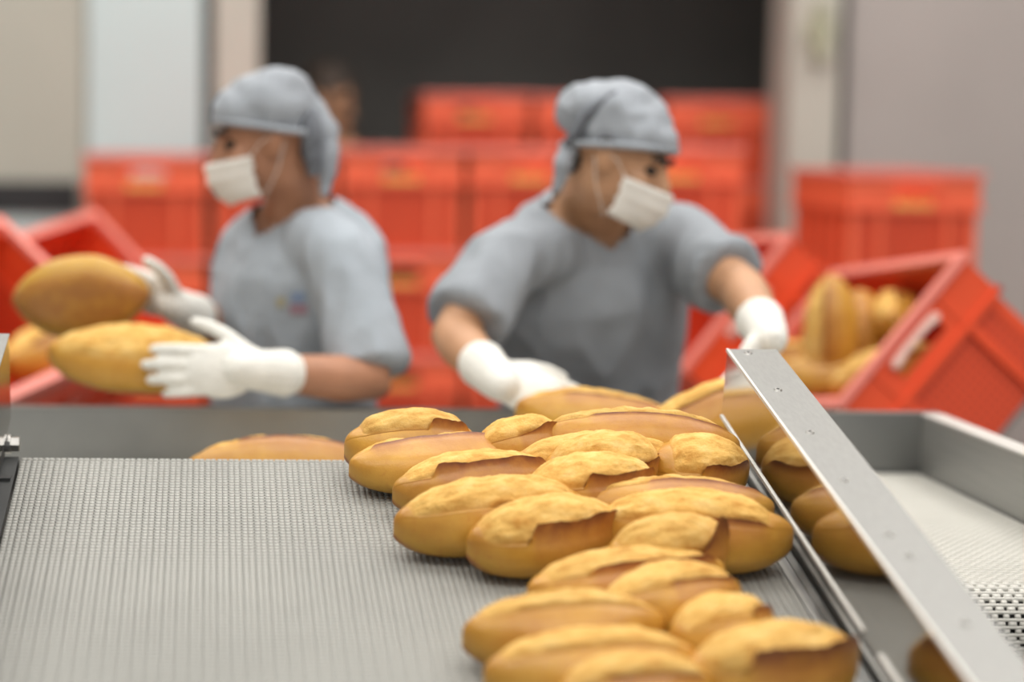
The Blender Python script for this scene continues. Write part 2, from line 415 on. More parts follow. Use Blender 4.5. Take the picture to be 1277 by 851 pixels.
# side guard on the right: mirror plate, fold, lower plate, top flange, screws
GX = BR + .019; GEND = .045
HT, HF = .158, .056
def fixed(px, py, X):      # point of the plane x = X seen at a pixel
    d = ray(px, py); return Vector((0,0,CAMZ)) + d*(X/d.x)
pt = fixed(907, 437, GX); pf = fixed(903, 523, GX)
HT = (pt - O).dot(NV); HF = (pf - O).dot(NV); GEND = (pt - O).dot(DV)
FW = .068
MB().box((GX,VN,HF), (GX+.0025,GEND,HT-.001), MBX).build('guard_panel', M_mirror, conv, None, True)
MB().box((GX+.004,VN,-.05), (GX+.0065,GEND-.004,HF+.004), MBX).build('lower_guard_panel', M_mirror, conv, None, True)
fo = MB(); fo.box((GX-.0022,-.60,HF-.003), (GX+.001,GEND,HF+.0012), MBX); fo.build('guard_fold', M_rim, conv, None, True)
fo = MB(); fo.box((GX-.0030,VN,HF-.004), (GX+.001,-.66,HF+.0025), MBX); fo.build('guard_fold', M_rim, conv, None, True)
fl = MB(); fl.box((GX-.001,VN,HT-.001), (GX+FW,GEND,HT+.0016), MBX); fl.box((GX+FW-.0025,VN,HT-.06), (GX+FW,GEND,HT-.001), MBX)
fl.build('guard_flange', M_flange, conv, None, True)
MB().box((GX-.0016,VN,HT-.002), (GX+.0014,GEND,HT+.0026), MBX).build('guard_edge', M_rim, conv, None, True)
def screw(px, py):
    d = ray(px, py); c0 = Vector((0,0,CAMZ)); o_ = Q(0,0,HT+.0016); t = (o_-c0).dot(NV)/d.dot(NV); p = c0 + d*t
    s = MB(); s.cyl(p, p + NV*.0022, .0058, 16, .0042); q = s.build('screw', M_bolt, conv, None, True, 40)
    h = MB(); h.cyl(p + NV*.0021, p + NV*.0026, .0022, 8); h.build('screw_socket', M_dark, q, None, True)
for s_ in ((933,441), (970,487), (1010,540), (1052,600), (1109,668), (1133,694), (1203,778)): screw(*s_)
# belt edge runner and dark slot between belt and guard
MB().box((BR+.003,VN,-.03), (BR+.009,.0,-.002), MBX).build('edge_strip', M_steel, conv, None, True)
MB().box((BR+.0125,VN,-.05), (GX+.0035,.0,-.012), MBX)  .build('edge_channel', M_steel2, conv, None, True)
# left guard
gl = fixed(11, 418, BL-.020); GLX = BL - .020; HTL = (gl-O).dot(NV); GE2 = (gl-O).dot(DV)
MB().box((GLX-.003,VN,.03), (GLX,GE2,HTL), MBX).build('guard_panel', M_mirror, conv, None, True)
fl = MB(); fl.box((GLX-.07,VN,HTL), (GLX+.001,GE2,HTL+.002), MBX); fl.box((GLX-.07,VN,HTL-.05), (GLX-.0675,GE2,HTL), MBX); fl.build('guard_flange', M_flange, conv, None, True)
MB().box((GLX-.030,VN,-.028), (BL-.004,GE2-.06,-.004), MBX).build('gap_shade_plate', M_dark, conv, None, True)  # added dark plate standing in for shade in the gap beside the belt
MB().box((GLX-.030,VN,-.003), (GLX-.004,GE2-.03,.029), MBX).build('side_rail', M_dark, conv, None, True)
for (px, py, r_) in ((14, 554, .011), (8, 622, .009)):
    p = fixed(px-4, py, GLX)
    bt = MB(); bt.cyl(p + Vector((-.004,0,0)), p + Vector((.004,0,0)), r_*1.25, 16); bt.cyl(p + Vector((.004,0,0)), p + Vector((.016,0,0)), r_, 6)
    bt.build('bolt', M_bolt, conv, None, True)
p = fixed(6, 600, GLX); MB().box((p.x-.002,p.y-.05,p.z-.012), (p.x+.012,p.y+.01,p.z+.012)).build('bracket', M_dark, conv, None, True)
MB().box((BR+.0125,VN,-.14), (GX+.05,-.36,-.052), MBX).build('side_rail', M_steel2, conv, None, True)
MB().box((BL,VN,-.10), (BR,-.36,-.06), MBX).build('under_tray', M_dark, conv, None, True)
for u in (BL+.02, BR-.02):
    for v in (-.42, VN+.1):
        q = Q(u, v, -.10); MB().box((q.x-.025,q.y-.025,0), (q.x+.025,q.y+.025,q.z)).build('leg', M_steel2, conv, None, True)

# lower collecting conveyor
ZR = P(1000, 518, 3.46).z          # rim height of the trough
YF = 3.46; XRI = fixed(1150,521,1.0).x * 0 + P(1150, 521, YF).x
ZB = P(1080, 589, YF).z            # belt level
YB = 2.60; XLO = -1.0
low = empty('collecting_conveyor', Vector((.2, 3.0, 0)), 'lower cross conveyor with pale slotted belt and grey steel trough walls', 'conveyor')
path = []; R2 = .055
yy = YF - .012; nrow = int((yy - YB) / .0094)
for i in range(nrow): path.append((Vector((0, yy - i*.0094, ZB)), Vector((0,-1,0)), Vector((0,0,1))))
yend = yy - nrow*.0094
for i in range(17):
    a = i*.0096/R2
    path.append((Vector((0, yend - R2*math.sin(a), ZB - R2 + R2*math.cos(a))), Vector((0,-math.cos(a),-math.sin(a))), Vector((0,-math.sin(a),math.cos(a)))))
V_, F_ = belt_geometry(path, XLO, XRI-.006, .0094, .0142, .004, .0036, .0075, .0046)
bo = np_mesh('belt_links', V_, F_, M_belt2, low, (0, 3, ZB)); tag(bo, kind='stuff')
MB().box((XLO,yend,ZB-.014), (XRI-.008,YF-.01,ZB-.0045)).build('belt_bed', M_under, low, None, True)
MB().cyl((XLO,yend,ZB-R2), (XRI-.008,yend,ZB-R2), R2-.012, 24).build('end_roller', M_black, low, None, True, 40)
MB().box((XLO,YF,ZB-.10), (XRI+.002,YF+.003,ZR)).build('back_wall', M_steel2, low, None, True)
MB().box((XLO,YF-.001,ZR), (XRI+.035,YF+.032,ZR+.004)).build('back_rim', M_steel2, low, None, True)
MB().box((XRI,YB-.12,ZB-.10), (XRI+.003,YF,ZR)).build('side_wall', M_steel, low, None, True)
MB().box((XRI-.001,YB-.12,ZR), (XRI+.035,YF-.001,ZR+.004)).build('side_rim', M_rim, low, None, True)
MB().box((XRI+.032,YB-.12,ZR-.04), (XRI+.035,YF+.032,ZR)).build('side_lip', M_rim, low, None, True)
MB().box((XLO-.003,YB-.12,ZB-.10), (XLO,YF,ZR)).build('side_wall', M_steel, low, None, True)
MB().box((XLO,YF-.25,ZB-.22), (XRI,YF-.01,ZB-.12)).build('frame_beam', M_steel2, low, None, True)
for x in (XLO+.05, XRI-.05):
    for y in (YB+.08, YF-.06): MB().box((x-.025,y-.025,0), (x+.025,y+.025,ZB-.13)).build('leg', M_steel2, low, None, True)

# ------------------------------------------------------------------ loaves
def sstep(a, b, x):
    t = min(1, max(0, (x-a)/(b-a))); return t*t*(3-2*t)
def loaf_shape(L, W, H, th0=62, s0=-.90, s1=.92, e0=-.50, bloom=.10, groove=.16, ear=.020, earout=.3, seed=0, skew=0., tip=2.0, blunt=.66, peak=None, cap=1.0):
    """local frame: x along the loaf, -y the slashed side, z up, base at z=0.
    Crust body (its front crust runs on as the lifted flap along the cut) and the torn crumb that swells out of the cut."""
    NS = 64; zc = .36*H; off = Vector((seed*3.17, seed*1.3, 0))
    def cut_env(s): return sstep(s0, s0+.20, s)*(1 - sstep(s1-.20, s1, s))
    def ear_env(s): return sstep(e0, e0+.10, s)*(1 - sstep(s1-.16, s1, s))
    def theta0(s): return th0 + skew*s
    def pos(s, th, m):
        a = abs(s); w = max(0, 1 - a**tip)**blunt; hz = max(0, 1 - a**(tip+.5))**(blunt*.85)
        t = math.radians(th); y = -W/2*w*math.cos(t)*m; sn = math.sin(t)
        z = zc + (H-zc)*hz*sn*m if sn > 0 else zc + zc*sn*m*(.55+.45*hz)*1.02
        return Vector((s*L/2, y, max(z, .004*(1-math.cos(t))) + .20*H*a**5))
    def nz(s, th): t = math.radians(th); return Vector((s*L*9, math.cos(t)*1.6, math.sin(t)*1.6)) + off
    def crust(s, th): 
        q = nz(s, th); return 1 + .034*noise.noise(q*.9) + .010*noise.noise(q*3.1)
    def flank(th): return (1-sstep(-35, 40, th if th < 90 else 180-th))*.8
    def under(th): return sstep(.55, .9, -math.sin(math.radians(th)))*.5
    V = []; col = []; n0 = None
    ss = []
    for i in range(NS+1):
        q = -math.cos(PI*i/NS); ss.append(.55*q + .45*(2*i/NS-1))
    for s in ss:
        e = cut_env(s); ee = ear_env(s); t0 = theta0(s); sec = []; gv = groove*(.25+.75*ee)
        endd = sstep(.82, 1.0, abs(s))*.16
        for k in range(26):                                   # base and front crust up to the cut
            th = -90 + (t0+90)*(1-(1-k/25)**1.25); d = th - t0
            g = ee*.38*sstep(-40, 0, d) if ear > .004 else e*.08*sstep(-20, 0, d)
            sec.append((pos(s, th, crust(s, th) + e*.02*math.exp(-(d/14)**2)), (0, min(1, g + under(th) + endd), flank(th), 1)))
        p0 = sec[-1][0]; tg = p0 - sec[-4][0]; tg.x = 0
        tg = tg.normalized() if tg.length > 1e-6 else Vector((0,0,1)); nr = Vector((0, -tg.z, tg.y))
        if nr.y > 0 and math.cos(math.radians(t0)) > 0: nr = -nr
        h = max(.0010, ear*.88*(ee**.7)*(1 + .22*noise.noise(Vector((s*3, seed, 1.7))) + .07*noise.noise(Vector((s*21, seed, .7)))))
        if peak: h = max(.0012, h*math.exp(-((s-peak[0])/peak[1])**2))
        thin = .0042*min(1, h/.006)
        outer = []
        for k in range(1, 8):
            t = k/7; p = p0 + tg*h*t + nr*h*t*t*earout
            outer.append(p); sec.append((p, (0, ee*(.38 + .62*t**1.6) if ear > .004 else e*.12, 0, 1)))
        for k in range(6, -1, -1):                            # inner face of the flap
            t = k/7; p = (outer[k-1] if k > 0 else p0) - nr*thin*(1.15-.8*t) - tg*.0012
            sec.append((p, (.55*e*(1-t), e*(.25+.5*t), 0, 1)))
        for k in range(34):                                   # under the crumb and down the back
            th = t0 + 4 + (270-4-t0-6)*k/33; d = th - t0
            m = crust(s, th) - e*gv*math.exp(-((d-5)/8)**2) - e*.035*sstep(4, 12, d)*(1-sstep(84, 96, d))
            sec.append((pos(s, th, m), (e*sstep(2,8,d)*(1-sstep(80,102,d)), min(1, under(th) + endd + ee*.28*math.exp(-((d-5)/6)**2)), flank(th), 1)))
        n0 = len(sec); V += [q[0] for q in sec]; col += [q[1] for q in sec]
    F = []
    for i in range(NS):
        for k in range(n0): F.append((i*n0+k, i*n0+(k+1)%n0, (i+1)*n0+(k+1)%n0, (i+1)*n0+k))
    F.append(tuple(range(n0-1,-1,-1))); F.append(tuple(NS*n0+k for k in range(n0)))
    def mk(name, V, F, col, flip=False):
        me = bpy.data.meshes.new(name); me.from_pydata([tuple(v) for v in V], [], F); me.update()
        ca = me.color_attributes.new('zone', 'FLOAT_COLOR', 'POINT')
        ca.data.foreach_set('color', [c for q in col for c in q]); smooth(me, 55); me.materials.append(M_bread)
        bm = bmesh.new(); bm.from_mesh(me); bmesh.ops.recalc_face_normals(bm, faces=bm.faces[:]); bm.to_mesh(me); bm.free()
        return me
    body = mk('bread_loaf', V, F, col)
    V = []; col = []; F = []; NA, NB = 60, 34; rows = []
    for i in range(NA+1):
        s = s0 + (s1-s0)*i/NA; e = cut_env(s); ee = ear_env(s); t0 = theta0(s); gv = groove*(.25+.75*ee)
        for k in range(NB+1):
            d = 3 + 99*(k/NB); th = t0 + d; q = nz(s, th); b = sstep(3, 14, d)*(1-sstep(80, 102, d))
            m = crust(s, th) - gv*e*math.exp(-((d-4)/7)**2) + e*bloom*math.sin(PI*(k/NB))**.8
            m += e*b*(.055*noise.noise(q*2.4) + .030*noise.noise(Vector((q.x*3, q.y*9, q.z*9))) + .016*noise.noise(q*14)) - .022*(1-e*b)
            V.append(pos(s, th, m)); col.append((sstep(.0,.5,e)*(.55+.45*b), ee*.40*math.exp(-((d-3)/6)**2) + .10*(1-b)*e, 0, 1))
    for i in range(NA):
        for k in range(NB): a = i*(NB+1)+k; F.append((a, a+1, a+NB+2, a+NB+1))
    # closed underneath so it is a solid piece
    n = len(V); core = [pos(s0 + (s1-s0)*i/NA, theta0(0)+50, .55) for i in range(NA+1)]
    V += core; col += [(1,0,0,1)]*len(core)
    for i in range(NA):
        F.append((i*(NB+1), (i+1)*(NB+1), n+i+1, n+i)); F.append(((i+1)*(NB+1)+NB, i*(NB+1)+NB, n+i, n+i+1))
    for i in (0, NA):
        for k in range(NB): a = i*(NB+1)+k; F.append((a, a+1, n+i))
    return body, mk('torn_crumb', V, F, col)
def put_loaf(meshes, world, label, group):
    o = shared('bread_loaf', meshes[0], None, world); tag(o, label, 'bread', group)
    if meshes[1] is not None: shared('torn_crumb', meshes[1], o, world)
    return o
# name: base axis end points in the picture (left end, right end), width, height, shape, label
G1 = 'loaves on the inclined belt'
LO = [
 ((660,598),(919,608),0.109,0.0995, dict(th0=80, bloom=.09, ear=.006), 'long golden loaf lying across the far end of the belt beside the guard'),
 ((428,597),(590,591),0.109,0.0855, dict(th0=56, bloom=.16, groove=.22, ear=.016, earout=.5, e0=.2, s0=-.8), 'farthest left loaf, torn open on top, half behind a smooth brown loaf'),
 ((590,607),(706,593),0.100,0.0835, dict(th0=56, bloom=.13, ear=.020, earout=.4, e0=-.3, peak=(.55,.5)), 'small loaf with dark curled flap tip at far end of belt'),
 ((632,620),(862,615),0.105,0.0795, dict(th0=42, bloom=.10, ear=.009, earout=.3, e0=.1), 'long ridged loaf in third row behind the round domed loaf'),
 ((434,617),(655,601),0.116,0.0725, dict(th0=84, bloom=.05, groove=.2, ear=.010, earout=.15, e0=-.8), 'smooth brown loaf with dark burnt ridge at left edge of pile'),
 ((676,635),(820,621),0.111,0.0915, dict(th0=26, bloom=.15, ear=.016, e0=.2), 'round domed pale loaf in middle of the far pile'),
 ((796,621),(931,623),0.122,0.0815, dict(th0=26, bloom=.14, ear=.017, earout=.35, e0=-.05, s0=-.55, s1=1.0), 'domed loaf with wide front flap pressed against the steel guard'),
 ((488,651),(690,629),0.102,0.0755, dict(th0=56, bloom=.12, ear=.018, earout=.25, e0=-.6), 'loaf with long dark-edged flap, second up the left edge of pile'),
 ((646,664),(814,645),0.111,0.0865, dict(th0=40, bloom=.15, ear=.018, earout=.4, e0=-.28, s1=1.0), 'flaky domed loaf with dark-rimmed front flap at centre of pile'),
 ((726,671),(962,676),0.100,0.0795, dict(th0=80, bloom=.08, ear=.009, earout=.2, e0=-.4), 'long brown loaf with dark slit just behind the pointed long loaf'),
 ((489,699),(724,673),0.111,0.0865, dict(th0=44, bloom=.13, ear=.006, earout=.2, e0=-.1), 'pale golden loaf with shallow cut at left edge, behind the big-flap loaf'),
 ((734,701),(985,715),0.111,0.0905, dict(th0=44, bloom=.14, ear=.010, earout=.25, e0=-.35, s1=.78), 'long pale loaf with pointed right end reaching toward the guard'),
 ((580,725),(770,697),0.109,0.0865, dict(th0=26, bloom=.15, ear=.028, earout=.2, e0=-.42, s1=1.0), 'big-flap loaf with square brown flap facing front, left side'),
 ((753,747),(903,727),0.105,0.0895, dict(th0=30, bloom=.13, ear=.054, earout=.25, e0=-.1, s1=1.0, peak=(.66,.26)), 'small loaf with purplish pointed flap standing up at its right end'),
 ((655,779),(900,751),0.109,0.0735, dict(th0=54, bloom=.10, ear=.014, earout=.4), 'blurred loaf with dark slit below the big-flap loaf'),
 ((744,811),(918,784),0.109,0.0835, dict(th0=60, bloom=.09, ear=.008, e0=-.2), 'smooth rounded loaf right of centre in the near pile'),
 ((574,837),(826,821),0.113,0.0795, dict(th0=70, bloom=.06, ear=.004), 'large smooth blurred loaf at the left of the near pile'),
 ((834,851),(958,825),0.102,0.0835, dict(th0=54, bloom=.10, ear=.016, e0=.3), 'short blurred loaf with small torn tip near the right guard'),
 ((600,891),(866,871),0.113,0.0815, dict(th0=66, bloom=.07, ear=.004), 'large blurred loaf at the bottom, second from the front'),
 ((850,893),(1064,871),0.109,0.0875, dict(th0=30, bloom=.12, ear=.034, earout=.25, e0=-.5, s1=1.0), 'blurred loaf with dark-edged brown flap at bottom right by the guard'),
 ((690,927),(884,911),0.113,0.0865, dict(th0=60, bloom=.08, ear=.005), 'frontmost blurred loaf cut off by the bottom of the picture'),
]
def belt_loaf(i, spec):
    (x0,y0),(x1,y1),W,H,kw,label = spec
    a = onbelt(x0,y0); b = onbelt(x1,y1); c = (a+b)/2; ax = (b-a); L = ax.length; ax.normalize(); ay = NV.cross(ax)
    M = Matrix(((ax.x,ay.x,NV.x,c.x),(ax.y,ay.y,NV.y,c.y),(ax.z,ay.z,NV.z,c.z),(0,0,0,1)))
    M = Matrix.Translation(NV*.0005) @ M
    return put_loaf(loaf_shape(L, W, H, seed=i+1, **kw), M, label, G1)
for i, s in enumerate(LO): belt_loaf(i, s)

def frame(c, ax, up):
    ax = Vector(ax).normalized(); up = Vector(up); up = (up - ax*up.dot(ax)).normalized(); ay = up.cross(ax)
    return Matrix(((ax.x,ay.x,up.x,c.x),(ax.y,ay.y,up.y,c.y),(ax.z,ay.z,up.z,c.z),(0,0,0,1)))
kinds = [loaf_shape(.235,.110,.092, th0=60, bloom=.10, ear=.012, seed=41), loaf_shape(.225,.115,.095, th0=75, bloom=.09, ear=.010, seed=42),
         loaf_shape(.22,.105,.092, th0=55, bloom=.12, ear=.018, seed=43)]
# loaf on the collecting conveyor
c = P(352, 560, 3.08); c.z = ZB + .0005
put_loaf(loaf_shape(.29,.115,.105, th0=80, bloom=.08, ear=.008, seed=50), frame(c, (1,.05,0), (0,0,1)), 'orange-brown loaf lying on the lower conveyor behind the belt end', 'loaves on the lower conveyor')

# ------------------------------------------------------------------ crates
CW, CL, CH = .385, .56, .295     # x, y, z
class Crate:
    def __init__(s, M_main, name, M_g):
        W, L, H = CW, CL, CH; t = .008; s.parts = []
        col = .105
        def add(nm, mb, m): s.parts.append((nm, mb.mesh(nm, m)))
        add('floor_panel', MB().box((-W/2+.012,-L/2+.012,0), (W/2-.012,L/2-.012,.008)), M_main)
        for sg in (-1, 1):
            add('side_wall', MB().box((sg*(W/2-.012)-t/2,-L/2+.012,.008), (sg*(W/2-.012)+t/2,L/2-.012,H-col)), M_grid)
            add('end_wall', MB().box((-W/2+.016,sg*(L/2-.012)-t/2,.008), (W/2-.016,sg*(L/2-.012)+t/2,H-col)), M_grid)
        # collar: proud upper band with a grip opening in each end
        for sg in (-1, 1):
            add('side_band', MB().box((sg*(W/2-.004)-.004,-L/2+.008,H-col), (sg*(W/2-.004)+.004,L/2-.008,H-.014)), M_main)
            y0, y1 = sorted((sg*(L/2-.008), sg*L/2)); m = MB()
            m.box((-W/2,y0,H-col), (-.065,y1,H-.014)); m.box((.065,y0,H-col), (W/2,y1,H-.014)); m.box((-.065,y0,H-col), (.065,y1,H-.075)); m.box((-.065,y0,H-.034), (.065,y1,H-.014))
            add('end_band', m, M_main)
            yc = sg*(L/2+.006)
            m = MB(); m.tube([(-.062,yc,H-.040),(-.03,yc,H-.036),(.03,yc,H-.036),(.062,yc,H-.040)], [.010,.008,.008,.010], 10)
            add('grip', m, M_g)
        m = MB()
        for sg in (-1, 1):
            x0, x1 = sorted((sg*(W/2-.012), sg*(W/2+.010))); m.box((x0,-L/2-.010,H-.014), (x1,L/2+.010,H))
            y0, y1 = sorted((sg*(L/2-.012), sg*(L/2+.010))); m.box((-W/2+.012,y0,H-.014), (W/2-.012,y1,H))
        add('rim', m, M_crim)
        m = MB()
        for sg in (-1, 1):
            x0, x1 = sorted((sg*(W/2-.001), sg*(W/2+.007))); m.box((x0,-L/2-.007,H-col-.004), (x1,L/2+.007,H-col+.008))
            y0, y1 = sorted((sg*(L/2-.001), sg*(L/2+.007))); m.box((-W/2-.007,y0,H-col-.004), (W/2+.007,y1,H-col+.008))
        add('belt_rib', m, M_main)
        for sg in (-1, 1):
            for y in (-.17, -.06, .06, .17):
                x0, x1 = sorted((sg*(W/2-.010), sg*(W/2+.003))); add('rib', MB().box((x0,y-.009,.006), (x1,y+.009,H-col)), M_main)
            for x in (-.10, .10):
                y0, y1 = sorted((sg*(L/2-.010), sg*(L/2+.003))); add('rib', MB().box((x-.009,y0,.006), (x+.009,y1,H-.016)), M_main)
            for s2 in (-1, 1):
                x0, x1 = sorted((sg*(W/2-.03), sg*(W/2-.006))); y0, y1 = sorted((s2*(L/2-.03), s2*(L/2-.006))); add('corner_post', MB().box((x0,y0,0), (x1,y1,H-.014)), M_main)
        # printed name, too blurred to read: a short run of yellow blots
        def word(): 
            m = MB(); x = -.062
            for k, (wd, hh) in enumerate(((.030,.026), (.020,.018), (.024,.024), (.016,.016), (.026,.020))):
                n = 10; V = [(x+wd/2 + wd/2*math.cos(2*PI*q/n), y, .013 + hh/2*math.sin(2*PI*q/n)) for y in (-.001, 0) for q in range(n)]
                m.add(V, [tuple(range(n)), tuple(range(2*n-1,n-1,-1))] + [(q, n+q, n+(q+1)%n, (q+1)%n) for q in range(n)]); x += wd*.86 + .003
            return m
        s.word = word().mesh('printed_name', M_logo)
    def place(s, world, label, group, logo=None):
        e = empty('crate', world, label, 'crate', group)
        for nm, me in s.parts: shared(nm, me, e, world)
        if logo == 'end': shared('printed_name', s.word, e, world @ Matrix.Translation((0,-CL/2-.0002,CH-.103)))
        if logo == 'side': shared('printed_name', s.word, e, world @ Matrix.Rotation(PI/2,4,'Z') @ Matrix.Translation((0,-CW/2-.0002,CH-.090)))
        return e
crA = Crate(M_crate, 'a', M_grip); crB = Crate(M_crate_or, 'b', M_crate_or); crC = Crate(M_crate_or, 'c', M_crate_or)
ORD = ['topmost', 'second from the top', 'third from the top', 'fourth from the top', 'fifth from the top', 'lowest']
def stack(cx, yfront, ztop, n, where, cr, rot=False, group='stacked red crates'):
    """n crates whose front face stands at yfront; rot turns the long side to the viewer"""
    dep = CW if rot else CL
    h = ztop / n; k = h / CH
    for i in range(n):
        M = Matrix.Translation((cx, yfront + dep/2, i*h))
        if rot: M = M @ Matrix.Rotation(-PI/2, 4, 'Z')
        M = M @ Matrix.Diagonal((1 if rot else .93,1,k*.9985,1))
        cr.place(M, f'red plastic crate, {ORD[n-1-i]} in the {where}', group, 'side' if rot else 'end')
def xs(p0, p1, Y): return ((p0+p1)/2 - PX0) * Y / FPX
def zt(px, py, Y): return P(px, py, Y).z
Y1 = 6.20; Y2 = 7.22
cx_ = lambda px, Y: (px - PX0) * Y / FPX
stack(cx_(180,Y1), Y1, zt(180,193,Y1), 5, 'leftmost stack, before the pale blue panel', crB)
stack(cx_(341,Y1), Y1, zt(300,193,Y1), 5, 'stack right behind the left worker', crB)
stack(cx_(500,Y1), Y1, zt(490,184,Y1), 5, 'stack right of the left worker', crB)
stack(cx_(659,Y1), Y1, zt(650,184,Y1), 5, 'stack left of the right worker', crB)
stack(cx_(846,Y1), Y1, zt(880,182,Y1), 5, 'stack right of the right worker', crB)
stack(cx_(590,Y2), Y2, zt(590,116,Y2), 6, 'left dark stack inside the doorway', crB)
stack(cx_(728,Y2), Y2, zt(690,118,Y2), 6, 'middle dark stack inside the doorway', crB)
stack(cx_(890,Y2), Y2, zt(900,122,Y2), 6, 'right dark stack inside the doorway', crB)
YR = 5.70
stack(cx_(1138,YR), YR, zt(1110,214,YR), 5, 'far right stack by the grey wall', crC)

# tilted crates: given by a rim corner and two rim directions
def tilted(corner, e_short, e_long, label, cr):
    """corner of the rim; e_short along the end (width), e_long along the side; the crate hangs below the rim plane"""
    a = Vector(e_short).normalized(); b = Vector(e_long); b = (b - a*b.dot(a)).normalized(); n = a.cross(b)
    if n.z < 0: n = -n
    # local x = short axis, y = long axis, z = n ; keep right handed with y = n x x
    x = a; y = n.cross(x)
    ctr = corner + a*(CW/2+.006) + b*(CL/2+.006) - n*CH
    M = Matrix(((x.x,y.x,n.x,ctr.x),(x.y,y.y,n.y,ctr.y),(x.z,y.z,n.z,ctr.z),(0,0,0,1)))
    return cr.place(M, label, 'tilted crates being filled'), M
YT = 4.05
TR = P(1202, 314, YT)
eR, MR = tilted(TR, P(1043, 505, YT-.08) - TR, P(1040, 337, YT+.55) - TR, 'tilted red crate at right, holding loaves, handle end facing front', crA)
YT2 = 4.66; TR2 = P(984, 291, YT2)
e2, M2 = tilted(TR2, P(838, 474, YT2-.08) - TR2, P(840, 312, YT2+.56) - TR2, 'tilted red crate between the right worker and the crate of loaves', crA)
YL = 4.15
YL = 4.30; TL = P(118, 262, YL+.95)
e3, M3 = tilted(TL, P(214, 362, YL+.88) - TL, P(20, 303, YL+.60) - TL, 'tilted red crate at left, open mouth behind the held loaves', crA)
TL2 = P(2, 270, YL+.10)
e4, M4 = tilted(TL2, P(108, 372, YL+.02) - TL2, P(-48, 420, YL-.30) - TL2, 'tilted red crate cut off by the left edge of the picture', crA)

# steel stands that carry the tilted crates
def stand(M, label):
    cs = [M @ Vector((sx*CW*.42, sy*CL*.42, -.012)) for sx in (-1,1) for sy in (-1,1)]
    e = empty('crate_stand', Vector((cs[0].x, cs[0].y, 0)), label, 'stand')
    for p in cs: MB().tube([(p.x,p.y,0),(p.x,p.y,p.z)], [.014,.014], 10, False).build('leg', M_steel2, e, None, True)
    m = MB(); n = M.to_3x3() @ Vector((0,0,1))
    for a, b in ((0,1),(1,3),(3,2),(2,0)): m.tube([cs[a], cs[b]], [.011,.011], 8)
    m.build('tilted_frame', M_steel2, e, None, True)
stand(MR, 'steel stand under the tilted crate of loaves at right'); stand(M2, 'steel stand under the tilted crate beside the right worker')
stand(M3, 'steel stand under the tilted crate at left'); stand(M4, 'steel stand under the crate at the left picture edge')

# loaves inside the crates
def crate_loaf(M, pos, ax, up, k, label, grp):
    Rm = M.to_3x3(); c = M @ Vector(pos); put_loaf(kinds[k], frame(c, Rm @ Vector(ax), Rm @ Vector(up)), label, grp)
def free_loaf(px, py, Y, ax, up, k, label, grp):
    put_loaf(kinds[k], frame(P(px,py,Y), ax, up), label, grp)
GC = 'loaves in the tilted crate at right'; GL = 'loaves in the tilted crate at left'

# ------------------------------------------------------------------ people
def basis(f, up=Vector((0,0,1))):
    f = Vector(f).normalized(); l = up.cross(f).normalized(); u = f.cross(l); return f, l, u
def mat4(c, f, l, u):
    return Matrix(((f.x,l.x,u.x,c.x),(f.y,l.y,u.y,c.y),(f.z,l.z,u.z,c.z),(0,0,0,1)))
def hand(mb, wrist, fwd, back, thumb_side, curl=(.25,.35,.3), spread=.10, size=1.0, thumb_out=.6, thumb_curl=.2):
    """palm plus five bent fingers. fwd: to the finger tips, back: normal of the back of the hand, thumb_side: +-1 along back x fwd"""
    f = Vector(fwd).normalized(); b = Vector(back); b = (b - f*b.dot(f)).normalized(); s = b.cross(f)*thumb_side
    M = mat4(Vector(wrist), f, s, b); k = size
    mb.ell((.05*k,0,0), (.054*k,.043*k,.018*k), M)
    mb.ell((.02*k,.016*k,-.006*k), (.038*k,.024*k,.018*k), M)
    lens = [(.044,.026,.022,.030), (.048,.030,.024,.010), (.045,.028,.022,-.010), (.035,.021,.019,-.029)]
    for i, (a1, a2, a3, y) in enumerate(lens):
        p = Vector((.078*k - abs(y-.005)*.25*k, y*k, .001)); ang = 0; yaw = spread*(y/.03); pts = [M @ (p - Vector((.02*k,0,0)))]; pts.append(M @ p)
        for a, c in zip((a1, a2, a3), curl):
            ang += c; p = p + Vector((math.cos(ang)*math.cos(yaw), math.sin(yaw)*math.cos(ang), -math.sin(ang)))*a*k; pts.append(M @ p)
        r = (.0098 if i < 3 else .0086)*k
        mb.tube(pts, [r*1.05, r*1.06, r, r*.94, r*.80], 10)
    p = Vector((.015*k,.030*k,-.006*k)); pts = [M @ (p - Vector((.01*k,.012*k,0))), M @ p]; ang = thumb_out; dz = -thumb_curl
    for a in (.036, .030, .026):
        p = p + Vector((math.cos(ang), math.sin(ang), dz)).normalized()*a*k; pts.append(M @ p); ang -= .18; dz -= .1
    mb.tube(pts, [.0135*k,.0132*k,.0118*k,.0108*k,.0088*k], 10)
    return M

def head_mesh(mb, H):
    mb.ell((-.012,0,.026), (.098,.077,.094), H); mb.ell((.022,0,-.028), (.074,.062,.080), H); mb.ell((.046,0,-.078), (.040,.040,.036), H)
    mb.ell((.072,0,.028), (.022,.052,.014), H)                       # brow
    for s in (-1, 1):
        mb.ell((.064,s*.040,-.022), (.026,.022,.020), H)              # cheek bone
        mb.ell((-.004,s*.076,-.008), (.020,.010,.032), H); mb.ell((-.012,s*.082,.002), (.016,.007,.024), H)   # ear
    mb.tube([H @ Vector((.088,0,.020)), H @ Vector((.103,0,-.006)), H @ Vector((.112,0,-.026))], [.009,.011,.014], 10)
    mb.ell((.092,.010,-.032), (.014,.010,.009), H); mb.ell((.092,-.010,-.032), (.014,.010,.009), H)
    mb.ell((.084,0,-.058), (.016,.026,.008), H); mb.ell((.082,0,-.068), (.015,.022,.008), H)                  # lips

